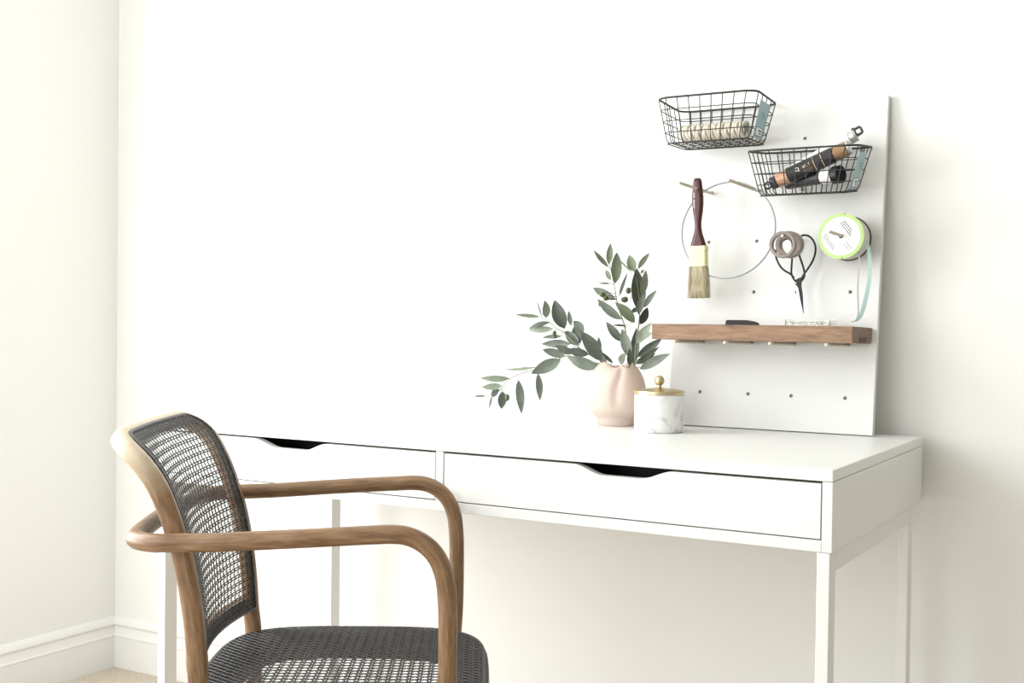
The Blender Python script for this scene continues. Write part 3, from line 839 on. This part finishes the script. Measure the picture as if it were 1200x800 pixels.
disc('green_rim', 'spool_green', SR-.0066, SR, -.0022, .0004)
fl = disc('face_label', 'spool_white', .0042, SR-.0064, -.0022, .0002)
disc('ribbon_roll', 'spool_side', .0065, SR-.0025, -.0515, -.0024)
disc('back_flange', 'spool_dark', .0042, SR, -.0545, -.0520)
b = MB()
def dash(u, v, ln, ang, wd=.0011):
    wd *= 1.45
    du, dv = math.cos(ang)*ln, math.sin(ang)*ln; nu, nv = -math.sin(ang)*wd/2, math.cos(ang)*wd/2
    b.add([off+A@Vector((p, q, .00045)) for p, q in ((u+nu,v+nv),(u+du+nu,v+dv+nv),(u+du-nu,v+dv-nv),(u-nu,v-nv))], [(0,1,2,3)])
ang = math.radians(-52); random.seed(11)
def lines(u0, v0, n_, lens, gap=.0042, wd=.0011):
    for i in range(n_):
        uu = u0+gap*i*math.cos(ang+PI/2); vv = v0+gap*i*math.sin(ang+PI/2); pos = 0; Ltot = lens[i]
        while pos < Ltot:
            w_ = random.uniform(.0018,.0042); dash(uu+pos*math.cos(ang), vv+pos*math.sin(ang), min(w_, Ltot-pos), ang, wd); pos += w_+.0009
lines(-.001, .0240, 3, (.030,.027,.024), .0037, .0012)
lines(-.0325, .0005, 3, (.033,.030,.010), .0035, .0009)
lines(.006, -.0140, 2, (.015,.017), .005, .0008)
for (u, v) in ((.006,.0395),(.003,-.0393)):
    for q in range(8): dash(u-.0012, v-.0008+.0002*q, .0024, 0, .0003)
b.build('printed_text', M['print'], fl)
# loose ribbon ends
def ribbon(pts_, wds, mt, nm_):
    b = MB(); P_ = catmull(pts_, 6); n_ = len(P_); vs_ = []
    for i, p in enumerate(P_):
        w_ = lerp_tab([(q/(len(wds)-1), x) for q, x in enumerate(wds)], i/(n_-1))
        tw = .2+.6*i/(n_-1)
        dv = Vector((math.cos(tw), math.sin(tw), 0))*w_/2
        nn = Vector((math.sin(tw), -math.cos(tw), 0))*.0002
        vs_ += [p-dv-nn, p+dv-nn, p+dv+nn, p-dv+nn]
    fs = []
    for i in range(n_-1):
        for j in range(4): j2 = (j+1) % 4; fs.append((i*4+j, i*4+j2, i*4+4+j2, i*4+4+j))
    fs += [(0,1,2,3), (n_*4-4, n_*4-3, n_*4-2, n_*4-1)]
    return b.add(vs_, fs).build(nm_, M[mt], spool, smooth='auto')
def bl_(x, h, d): return BW(x, h, d)-spc
o = ribbon([bl_(2.0375,.327,.060), bl_(2.0385,.300,.058), bl_(2.0375,.262,.056), bl_(2.0400,.218,.054), bl_(2.0365,.203,.054)], (.0035,.0035,.0032,.0028,.003), 'ribbon_white', 'ribbon_tail'); o['label'] = 'silvery white ribbon end'
o = ribbon([bl_(2.0500,.349,.058), bl_(2.0552,.315,.054), bl_(2.0560,.277,.052), bl_(2.0495,.232,.052), bl_(2.0415,.206,.055), bl_(2.0290,.199,.060)], (.0060,.0062,.0070,.0085,.0085,.003), 'aqua', 'ribbon_tail'); o['label'] = 'pale aqua ribbon end'

# ------------------------------------------------------------------ small things on the shelf
def on_shelf_px(x, y): return Vector((x, y, sht(y)))
y = yb-.075
b = MB(); prf = [(-.0295,0),(-.0285,.0075),(-.026,.0095),(.006,.0095),(.020,.0075),(.028,.0045),(.0295,0)]
b.prism(prf, -.0125, .0125, lambda a_, z, t_: (a_, t_, z))
o = b.build('sharpening_stone', M['black_plastic'], None, smooth='auto', bevel=.0012, loc=(1.833, y, sht(y)+.0004))
o.name = 'black_case'; tag(o, 'small flat black case lying on the walnut shelf', 'case')
y = yb-.060
pc = thing('pin_box', (1.958, y, sht(y)+.0004), 'low clear plastic box of small gold pieces at the right of the walnut shelf', 'box')
b = MB(); X_, Y_, Z_ = .041, .022, .0125; t_ = .0012
b.box((-X_,-Y_,0),(X_,Y_,t_)); b.box((-X_,-Y_,t_),(X_,-Y_+t_,Z_-t_)); b.box((-X_,Y_-t_,t_),(X_,Y_,Z_-t_)); b.box((-X_,-Y_+t_,t_),(-X_+t_,Y_-t_,Z_-t_)); b.box((X_-t_,-Y_+t_,t_),(X_,Y_-t_,Z_-t_))
b.build('tray', M['clear'], pc)
MB().box((-X_,-Y_,Z_-t_+.0001),(X_,Y_,Z_)).build('lid', M['clear'], pc)
random.seed(5)
b = MB()
for i in range(46):
    x0, y0 = random.uniform(-.036,.034), random.uniform(-.019,.017); a_ = random.uniform(0, PI); z0 = t_+.001+random.uniform(0,.006)
    b.tube([(x0-.003*math.cos(a_), y0-.002*math.sin(a_), z0), (x0+.003*math.cos(a_), y0+.002*math.sin(a_), z0+.0005)], .0007, 5)
tag(b.build('gold_pieces', M['brass'], pc), kind='stuff')

# ------------------------------------------------------------------ jar and vase on the desk
TZ = TOP+.0003
jar = thing('marble_jar', (1.7075, -.2390, TZ), 'white marble jar with brass lid and ball knob on the desk', 'jar')
MB().lathe([(.0440,0),(.0456,.0012),(.0456,.0675),(.0446,.0690)], 48).build('jar_body', M['marble'], jar, smooth='auto', angle=30)
lid = MB().lathe([(.0455,.0692),(.0468,.0698),(.0470,.0735),(.0462,.0755),(.030,.0785),(.012,.0805),(.006,.0812)], 48).build('lid', M['brass'], jar, smooth='auto', angle=30)
b = MB().lathe([(.0048,.0808),(.0036,.0835),(.0036,.087)], 16); b.sphere((0,0,.0938), .0092, .0092, .0092, 20, 12); b.build('knob', M['brass'], lid, smooth=True)
b = MB()                                                   # tiny printed mark low on the jar's right side
for i in range(3):
    for j in range(3):
        a0 = math.radians(-8+j*6); z0 = .022+.0055*i; r = .04575
        a1 = a0+math.radians(3.2)
        b.add([(r*math.cos(a0), r*math.sin(a0), z0), (r*math.cos(a1), r*math.sin(a1), z0), (r*math.cos(a1), r*math.sin(a1), z0+.0032), (r*math.cos(a0), r*math.sin(a0), z0+.0032)], [(0,1,2,3)])
b.build('jar_mark', mat('faint_grey_print', (.45,.46,.47), .6), jar)

VC = Vector((1.588, -.168, TZ))
vase = thing('vase', VC, 'squat frosted pink glass vase with a soft crease, holding olive sprigs', 'vase')
to_cam = Vector((.4147, -.9100, 0)); ac = math.atan2(to_cam.y, to_cam.x)
def vase_r(h):
    return lerp_tab([(0,.034),(.004,.0365),(.013,.0372),(.0175,.040),(.024,.0495),(.034,.0545),(.048,.0570),(.062,.0566),(.078,.0545),(.092,.0505),(.104,.0445),(.112,.0375),(.1165,.030),(.118,.024)], h)
b = MB(); seg = 56; hs = [0,.002,.008,.013,.0155,.018,.022,.028,.035,.044,.054,.064,.074,.084,.092,.099,.105,.110,.114,.1168,.118]
vs_ = []; fs = []
def vpt(r, h, j, inner=0):
    a_ = 2*PI*j/seg; da = (a_-ac+PI) % (2*PI)-PI
    body = 1 if h > .016 else 0
    # crease on the camera side: a groove that bends from the top centre-right down
    ca = .17-.33*math.sin(min(1, max(0, (.118-h)/.085))*PI*.75)+.12
    fade = max(0, min(1, (h-.036)/.02))
    g = .0068*math.exp(-((da-ca)/.13)**2)*fade*body
    bulge = .0022*math.sin(2*a_+1.2)*body+.0012*math.sin(3*a_+h*40)*body
    rr = max(.004, r-g+bulge-inner)
    hh = h + (.0035*math.cos(2*a_-.6)+.002*math.cos(3*a_+1.0))*max(0, (h-.09)/.028)
    return (rr*math.cos(a_), rr*math.sin(a_), hh)
rings = [(vase_r(h), h, 0) for h in hs]+[(vase_r(h), h, .004) for h in hs[::-1] if h > .006]
for r, h, inn in rings:
    for j in range(seg): vs_.append(vpt(r, h, j, inn))
n_ = len(rings)
for i in range(n_-1):
    for j in range(seg): j2 = (j+1) % seg; fs.append((i*seg+j, i*seg+j2, (i+1)*seg+j2, (i+1)*seg+j))
fs.append(tuple(range(seg))); fs.append(tuple((n_-1)*seg+j for j in range(seg)))
b.add(vs_, fs).build('vase_body', M['vase'], vase, smooth=True)

# ------------------------------------------------------------------ olive sprigs
BRANCHES = {
 'L1': (
  [[1.5725, -0.185, 0.8734], [1.5271, -0.185, 0.8846], [1.4845, -0.185, 0.8929], [1.4487, -0.185, 0.876], [1.4196, -0.185, 0.8655], [1.3715, -0.185, 0.8509], [1.3491, -0.185, 0.8371], [1.336, -0.185, 0.8219]],
  [
   ([1.5581, -0.1874, 0.8731], [1.4945, -0.2008, 0.8919], 0.0203, 1, -0.4),
   ([1.5592, -0.1859, 0.8699], [1.5022, -0.1912, 0.8777], 0.0078, 2, -0.35),
   ([1.4741, -0.1889, 0.8854], [1.4195, -0.211, 0.8567], 0.0203, 1, -0.1),
   ([1.4138, -0.1812, 0.8684], [1.3264, -0.1599, 0.8601], 0.0056, 0, 0.3),
   ([1.4191, -0.1826, 0.8557], [1.4173, -0.1691, 0.8008], 0.0119, 1, -0.28),
   ([1.3752, -0.1847, 0.8413], [1.3826, -0.1828, 0.7733], 0.0141, 1, -0.22),
   ([1.3564, -0.1879, 0.844], [1.2959, -0.2046, 0.8431], 0.0119, 0, -0.39),
   ([1.3394, -0.1876, 0.827], [1.2985, -0.2021, 0.8244], 0.0125, 0, 0.43),
   ([1.3286, -0.182, 0.8198], [1.2994, -0.1653, 0.8046], 0.0125, 1, 0.31),
   ([1.3364, -0.1823, 0.8168], [1.3259, -0.167, 0.7793], 0.015, 2, -0.31),
   ([1.2989, -0.1867, 0.8056], [1.2758, -0.1964, 0.8044], 0.0038, 1, 0.13),
   ([1.312, -0.1829, 0.806], [1.2975, -0.1711, 0.7782], 0.0044, 1, 0.35),
  ],
  [([1.3566, -0.197, 0.8053], 0.0069, 0.0103)]),
 'L2': (
  [[1.5628, -0.15, 0.869], [1.545, -0.15, 0.8843], [1.5093, -0.15, 0.8993], [1.4875, -0.15, 0.9148], [1.4582, -0.15, 0.94], [1.4434, -0.15, 0.9463], [1.4248, -0.15, 0.9606], [1.4098, -0.15, 0.9693]],
  [
   ([1.4067, -0.1545, 0.9702], [1.3639, -0.1802, 0.9738], 0.0069, 0, 0.11),
   ([1.4104, -0.1511, 0.9686], [1.3991, -0.1572, 1.0043], 0.0031, 1, -0.32),
   ([1.4216, -0.1545, 0.9687], [1.4313, -0.1801, 1.0033], 0.0141, 0, 0.43),
   ([1.4621, -0.1507, 0.9466], [1.4397, -0.1549, 1.0045], 0.0234, 2, -0.2),
   ([1.427, -0.1505, 0.959], [1.3803, -0.1535, 0.9453], 0.0094, 1, 0.38),
   ([1.4366, -0.1511, 0.9462], [1.3805, -0.157, 0.9421], 0.0109, 0, -0.09),
   ([1.477, -0.1517, 0.9532], [1.4761, -0.1613, 0.9827], 0.0088, 2, -0.34),
   ([1.4539, -0.1485, 0.9319], [1.4051, -0.1403, 0.9277], 0.0078, 1, -0.46),
   ([1.4749, -0.1501, 0.9162], [1.4091, -0.1506, 0.9148], 0.0141, 1, -0.22),
   ([1.4633, -0.1514, 0.8917], [1.4158, -0.1591, 0.9036], 0.0141, 2, -0.16),
   ([1.4825, -0.1536, 0.8971], [1.4532, -0.1742, 0.9128], 0.0125, 1, -0.09),
   ([1.5051, -0.15, 0.9408], [1.4815, -0.1502, 0.9629], 0.0156, 2, -0.22),
   ([1.4943, -0.1491, 0.915], [1.4586, -0.1439, 0.9416], 0.0172, 2, -0.18),
   ([1.4972, -0.1478, 0.9182], [1.4758, -0.1353, 0.9532], 0.0188, 2, -0.4),
   ([1.5466, -0.1534, 0.8844], [1.5093, -0.1724, 0.9425], 0.0234, 1, 0.27),
   ([1.5181, -0.1533, 0.8964], [1.4756, -0.1719, 0.9052], 0.0141, 2, -0.17),
   ([1.5419, -0.1515, 0.9033], [1.5427, -0.1598, 0.9319], 0.0078, 2, -0.46),
   ([1.5686, -0.1479, 0.8802], [1.5378, -0.1357, 0.9014], 0.0069, 2, 0.45),
   ([1.5561, -0.1473, 0.875], [1.5254, -0.1322, 0.9026], 0.0125, 1, -0.48),
  ],
  [([1.4445, -0.162, 0.9373], 0.0059, 0.0075), ([1.4457, -0.162, 0.9302], 0.0056, 0.0056)]),
 'R1': (
  [[1.6283, -0.19, 0.8622], [1.6245, -0.19, 0.8785], [1.6204, -0.19, 0.9079], [1.6133, -0.19, 0.9505], [1.605, -0.19, 0.9734], [1.5943, -0.19, 1.0062], [1.5915, -0.19, 1.0227], [1.5857, -0.19, 1.0458], [1.5787, -0.19, 1.0723]],
  [
   ([1.5771, -0.1919, 1.0673], [1.5499, -0.2027, 1.1002], 0.0087, 0, 0.47),
   ([1.5761, -0.1875, 1.0725], [1.5724, -0.1735, 1.1147], 0.0107, 0, -0.09),
   ([1.5894, -0.186, 1.036], [1.5815, -0.1634, 1.0975], 0.0167, 0, 0.12),
   ([1.5807, -0.1871, 1.0427], [1.5616, -0.1709, 1.0634], 0.0083, 0, -0.21),
   ([1.5817, -0.1928, 1.0359], [1.5648, -0.2085, 1.0361], 0.0033, 0, -0.06),
   ([1.6023, -0.1933, 1.0128], [1.6274, -0.2118, 1.0561], 0.0053, 2, -0.12),
   ([1.5917, -0.1858, 1.0047], [1.53, -0.1623, 1.0286], 0.0133, 1, -0.17),
   ([1.6071, -0.1944, 0.9668], [1.5677, -0.2194, 1.0055], 0.015, 1, -0.46),
   ([1.6353, -0.193, 0.9606], [1.6012, -0.2098, 0.9993], 0.0167, 0, 0.28),
   ([1.6081, -0.1912, 0.9241], [1.5771, -0.1982, 0.9615], 0.0133, 1, -0.21),
   ([1.6178, -0.1936, 0.9538], [1.5986, -0.2142, 0.9551], 0.004, 1, 0.48),
   ([1.6246, -0.1907, 0.8949], [1.6093, -0.1946, 0.9488], 0.0167, 1, -0.29),
   ([1.6065, -0.194, 0.8813], [1.6291, -0.2164, 0.9037], 0.012, 1, -0.44),
   ([1.6259, -0.193, 0.8786], [1.6331, -0.2099, 0.9118], 0.01, 1, 0.18),
  ],
  [([1.5701, -0.202, 1.0142], 0.0093, 0.0073), ([1.5659, -0.202, 0.996], 0.006, 0.0073), ([1.5775, -0.202, 1.0076], 0.008, 0.0073)]),
 'R2': (
  [[1.622, -0.16, 0.8577], [1.621, -0.16, 0.8776], [1.623, -0.16, 0.9075], [1.6278, -0.16, 0.9507], [1.6301, -0.16, 0.9838], [1.6266, -0.16, 1.0235], [1.6188, -0.16, 1.0566], [1.6195, -0.16, 1.0633]],
  [
   ([1.613, -0.1632, 1.0582], [1.5899, -0.181, 1.0858], 0.003, 0, -0.46),
   ([1.617, -0.1601, 1.06], [1.6069, -0.1606, 1.0926], 0.015, 0, -0.25),
   ([1.6239, -0.1555, 1.0651], [1.6357, -0.1301, 1.0971], 0.0093, 0, -0.38),
   ([1.6289, -0.1597, 0.9838], [1.6215, -0.1582, 1.0666], 0.0233, 1, 0.27),
   ([1.6343, -0.1608, 1.0136], [1.6445, -0.1654, 1.0628], 0.0133, 0, 0.49),
   ([1.6316, -0.1602, 1.0565], [1.6391, -0.1613, 1.063], 0.005, 2, -0.26),
   ([1.6401, -0.1608, 0.9905], [1.6676, -0.1654, 1.0233], 0.01, 1, -0.46),
   ([1.6277, -0.1607, 0.9772], [1.6413, -0.1647, 1.0201], 0.0117, 2, -0.25),
   ([1.6297, -0.1565, 0.9573], [1.6366, -0.1366, 0.9908], 0.0133, 2, 0.33),
   ([1.6271, -0.16, 0.9904], [1.6121, -0.1601, 0.9803], 0.0083, 2, -0.47),
   ([1.6256, -0.1622, 0.9208], [1.6627, -0.1747, 0.961], 0.015, 0, -0.26),
   ([1.6347, -0.1626, 0.931], [1.666, -0.1775, 0.9414], 0.0107, 0, -0.27),
   ([1.6184, -0.1567, 0.8774], [1.6141, -0.1378, 0.9505], 0.0153, 2, -0.36),
   ([1.627, -0.1603, 0.8943], [1.679, -0.1622, 0.9318], 0.0133, 2, 0.07),
   ([1.6264, -0.1627, 0.8844], [1.6796, -0.1779, 0.9156], 0.0093, 2, 0.4),
   ([1.6257, -0.1609, 0.8811], [1.6671, -0.1663, 0.9021], 0.0093, 2, 0.24),
   ([1.6345, -0.1641, 0.8715], [1.7058, -0.1872, 0.9028], 0.015, 1, -0.29),
  ],
  [([1.6034, -0.172, 1.005], 0.01, 0.0083), ([1.6111, -0.172, 1.0225], 0.0073, 0.0087)]),
}

LABELS = {'L1': 'long low olive sprig arching out to the left of the vase over the desk',
          'L2': 'shorter upper-left olive sprig with broad leaves, above the long low sprig',
          'R1': 'pale upright olive sprig on the left of the tall pair, with olives at its top',
          'R2': 'dark upright olive sprig on the right, reaching behind the walnut shelf'}
random.seed(2)
def leaf_mesh(base, tip, w_, roll_, bend):
    """a folded lanceolate blade from base to tip"""
    ax = tip-base; L = ax.length; t = ax.normalized()
    view = Vector((.42, -.90, .05)); nrm = (view-t*view.dot(t)).normalized()
    nrm = (Matrix.Rotation(roll_, 3, t) @ nrm).normalized(); sd = t.cross(nrm)
    n_ = 9; vs_ = []; fs = []
    for i in range(n_+1):
        f = i/n_
        hw = w_*.61*(math.sin(PI*min(1, f**.85))**.8 if 0 < f < 1 else 0)
        hw = max(hw, .0004)
        c_ = base+t*L*f+nrm*bend*L*math.sin(PI*f)*1.0
        fold = hw*.28
        for k, q in enumerate((-1, -.5, 0, .5, 1)):
            vs_.append(c_+sd*hw*q+nrm*fold*abs(q))
    for i in range(n_):
        for k in range(4):
            q = i*5+k; fs.append((q, q+1, q+6, q+5))
    return vs_, fs
for key, (stem, leaves, olives) in BRANCHES.items():
    root = thing('olive_sprig', VC+Vector((0,0,.004)), LABELS[key], 'branch', 'olive sprigs in the vase')
    O_ = root.location
    foot = {'L1': (-.012,-.010), 'L2': (-.010,.012), 'R1': (.008,-.010), 'R2': (.012,.010)}[key]
    top0 = Vector(stem[1] if key != 'R2' else stem[1])
    mouth = VC+Vector(((stem[0][0]-VC.x)*.5, (stem[0][1]-VC.y)*.6, .108))
    mouth.x = max(VC.x-.018, min(VC.x+.022, mouth.x))
    sp_ = [VC+Vector((foot[0], foot[1], .010)), VC+Vector((foot[0]*.8, foot[1]*.8, .06)), mouth]+[Vector(p) for p in stem[1:]]
    sp_ = catmull([p-O_ for p in sp_], 5); n_ = len(sp_)
    MB().tube(sp_, .0021, 6, scale=[1-.65*i/(n_-1) for i in range(n_)]).build('stem', M['stem'], root, smooth=True)
    for (bp_, tp_, w_, tone, rl) in leaves:
        bp_ = Vector(bp_)-O_; tp_ = Vector(tp_)-O_
        near_ = min((p for p in sp_), key=lambda p: (p-bp_).length)
        b = MB(); vs_, fs = leaf_mesh(bp_, tp_, w_*1.04, rl, random.uniform(-.07,.07)); b.add(vs_, fs)
        if (near_-bp_).length > .0015:
            mid = (near_+bp_)/2+Vector((0,0,-.001)); b.tube([near_, mid, bp_+(tp_-bp_)*.06], .0006, 4)
        me_o = b.build('leaf', M['leaf%d' % tone], root, smooth=True)
        # keep blade normals towards the room so the silvery underside is the far side
    for (oc, a_, c_) in olives:
        oc = Vector(oc)-O_
        b = MB().sphere(oc, a_*.72, a_*.72, c_*.72, 14, 10)
        near_ = min((p for p in sp_), key=lambda p: (p-oc).length)
        b.tube([near_, (near_+oc)/2+Vector((0,0,.003)), oc+Vector((0,0,c_*.7))], .0006, 4)
        b.build('olive', M['olive'], root, smooth=True)
